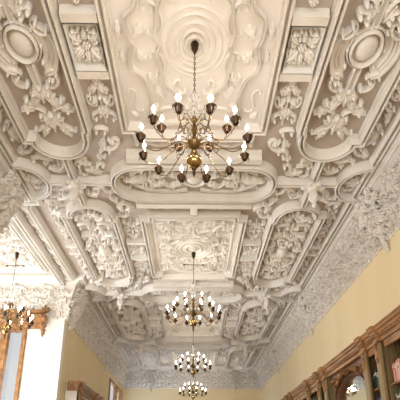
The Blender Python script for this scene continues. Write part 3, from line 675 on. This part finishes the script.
# ---------------------------------------------------------------- chandeliers
def chandelier():
    r = empty('chandelier', (0, 3.43, CH))
    def part(name, m, mt, par=None, **k):
        o = m.build(name, mt, par or r, **k); kids.setdefault((par or r).name, []).append(o); return o
    m = MB(); lathe(m, [(.015, 0), (.036, -.005), (.042, -.03), (.034, -.06), (.036, -.08), (.022, -.11), (.012, -.135), (.004, -.14)], 18); part('ceiling_canopy', m, dark_brass)
    m = MB(); n = 16
    for k in range(n):
        z = -.12 - (k + .5) * .54 / n; e = .017; a = (k % 2) * PI / 2
        pts = [(e * .45 * math.cos(t) * math.cos(a), e * .45 * math.cos(t) * math.sin(a), z + e * 1.25 * math.sin(t)) for t in [2 * PI * j / 10 for j in range(11)]]
        tube(m, pts, .0032, 5)
    part('chain', m, dark_brass)
    Z = lambda h: h - 4.0
    m = MB(); lathe(m, [(.005, Z(3.36)), (.03, Z(3.35)), (.045, Z(3.32)), (.03, Z(3.28)), (.02, Z(3.24)), (.04, Z(3.2)), (.048, Z(3.15)), (.03, Z(3.10)), (.018, Z(3.07))], 16); part('crystal_vase', m, crystal)
    m = MB(); lathe(m, [(.010, Z(3.07)), (.03, Z(3.05)), (.03, Z(3.03)), (.014, Z(3.01)), (.02, Z(2.96)), (.032, Z(2.93)), (.032, Z(2.90)), (.016, Z(2.88)), (.02, Z(2.84)), (.055, Z(2.80)), (.07, Z(2.77)), (.055, Z(2.74)), (.02, Z(2.71)), (.03, Z(2.68)), (.02, Z(2.66))], 18); part('stem', m, brass)
    m = MB(); lathe(m, [(.012, Z(2.665))] + [(.072 * math.sin(t), Z(2.59) + .072 * math.cos(t)) for t in [.25 + (PI - .45) * k / 12 for k in range(13)]] + [(.012, Z(2.51))], 24); part('brass_ball', m, bright_brass)
    m = MB(); lathe(m, [(.01, Z(2.515)), (.022, Z(2.50)), (.012, Z(2.48)), (.016, Z(2.46)), (.004, Z(2.42))], 12); part('finial', m, dark_brass)
    m = MB()
    for k in range(8):
        a = 2 * PI * k / 8; tube(m, [(.03 * math.cos(a), .03 * math.sin(a), Z(3.0)), (.09 * math.cos(a), .09 * math.sin(a), Z(3.06)), (.13 * math.cos(a), .13 * math.sin(a), Z(3.03)), (.135 * math.cos(a), .135 * math.sin(a), Z(2.98))], .004, 6)
        dome(m, .135 * math.cos(a), .135 * math.sin(a), .009, .009, .012, w0=Z(2.965), n=6, k=3)
    part('leaf_spray', m, brass)
    def arm(R, zc, zs, nm):
        """arm in local +x: leaves the stem at zs, dips and rises to the cup at radius R, height zc"""
        m = MB(); pts = smooth([(.04, zs), (R * .28, zs + .02), (R * .48, zs - .05), (R * .72, min(zs, zc) - .125), (R * .93, min(zs, zc) - .09), (R, zc - .04)], 6)
        tube(m, [(p[0], 0, p[1]) for p in pts], .0042, 7)
        tube(m, [(R * .42 + .024 * math.cos(t), 0, zs + .0 + .024 * math.sin(t)) for t in [-2.2 + 5 * k / 12 for k in range(13)]], .004, 6)
        a = m.build(nm, brass, r); kids.setdefault(r.name, []).append(a)
        d = MB(); lathe(d, [(.006, zc - .055), (.02, zc - .05), (.034, zc - .025), (.040, zc - .008), (.046, zc + .006), (.03, zc + .009), (.02, zc + .03), (.016, zc + .045), (.010, zc + .046)], 16, R, 0); part('drip_pan', d, dark_brass, a)
        d = MB(); lathe(d, [(.0115, zc + .046), (.0115, zc + .075), (.009, zc + .08)], 10, R, 0); part('candle_tube', d, candle_m, a)
        d = MB(); lathe(d, [(.006, zc + .08), (.014, zc + .092), (.018, zc + .106), (.011, zc + .124), (.003, zc + .142)], 10, R, 0); part('flame_bulb', d, bulb_m, a)
        d = MB()
        lathe(d, [(.001, zc - .005), (.008, zc - .03), (.001, zc - .075)], 6, R + .042, 0)
        part('crystal_drop', d, crystal, a)
        return a
    lo = arm(.485, Z(2.745), Z(2.75), 'arm'); upa = arm(.30, Z(2.95), Z(2.93), 'arm')
    for i in range(12):
        o = lo if i == 0 else kid(copy_tree(lo, r), r); o.rotation_euler.z = 2 * PI * i / 12 + PI / 12
    for i in range(6):
        o = upa if i == 0 else kid(copy_tree(upa, r), r); o.rotation_euler.z = 2 * PI * i / 6
    return r
# copies of arms register their own children so that whole chandeliers copy correctly
def copy_tree(o, parent=None):
    c = o.copy(); C.objects.link(c); c.parent = parent
    for ch in list(kids.get(o.name, [])): kids.setdefault(c.name, []).append(copy_tree(ch, c))
    return c
lamp_l = bpy.data.lights.new('candle_light', 'POINT'); lamp_l.energy = 6; lamp_l.color = (1, .89, .77); lamp_l.shadow_soft_size = .03
def lamps(x, y, n=5):
    for k in range(n):
        a = 2 * PI * k / n; o = bpy.data.objects.new('candle_light', lamp_l); C.objects.link(o); o.location = (x + .46 * math.cos(a + .3), y + .46 * math.sin(a + .3), 4.37)
cd = chandelier()
def cross_rod(par):
    m = MB(); tube(m, [(-.18, 0, -.26), (.18, 0, -.26)], .007, 8)
    for x in (-.18, .18): dome(m, x, 0, .018, .018, .02, w0=-.27, n=8, k=3); box(m, x - .02, x + .02, -.012, .012, -.275, -.25, .004)
    m.build('cross_rod', dark_brass, par)
spots = [(0, 3.43, 'large brass candle chandelier nearest the viewer, hanging high in the picture', 1), (0, 7.95, 'second brass chandelier along the room, above the far chandeliers', 1), (0, 12.47, 'third brass chandelier along the room', 1), (0, 16.99, 'farthest and smallest brass chandelier, lowest in the picture', 1), (-3.45, 8.2, 'glittering chandelier hanging in the window alcove on the left', .9)]
for i, (x, y, lb, s) in enumerate(spots):
    o = cd if i == 0 else copy_tree(cd)
    dz = .10 if i in (1, 2, 3) else 0
    o.location = (x, y, CH - dz); o.scale = (s, s, 1.12 if i == 4 else 1)
    if dz:
        m = MB(); lathe(m, [(.10, .10), (.085, .07), (.05, .05), (.035, .02), (.012, -.004)], 18, 0, 0, 6, .1); m.build('ceiling_boss', plaster, o)
    tag(o, lb, 'chandelier', 'candle chandeliers'); lamps(x, y)
    if i in (1, 4): cross_rod(o)
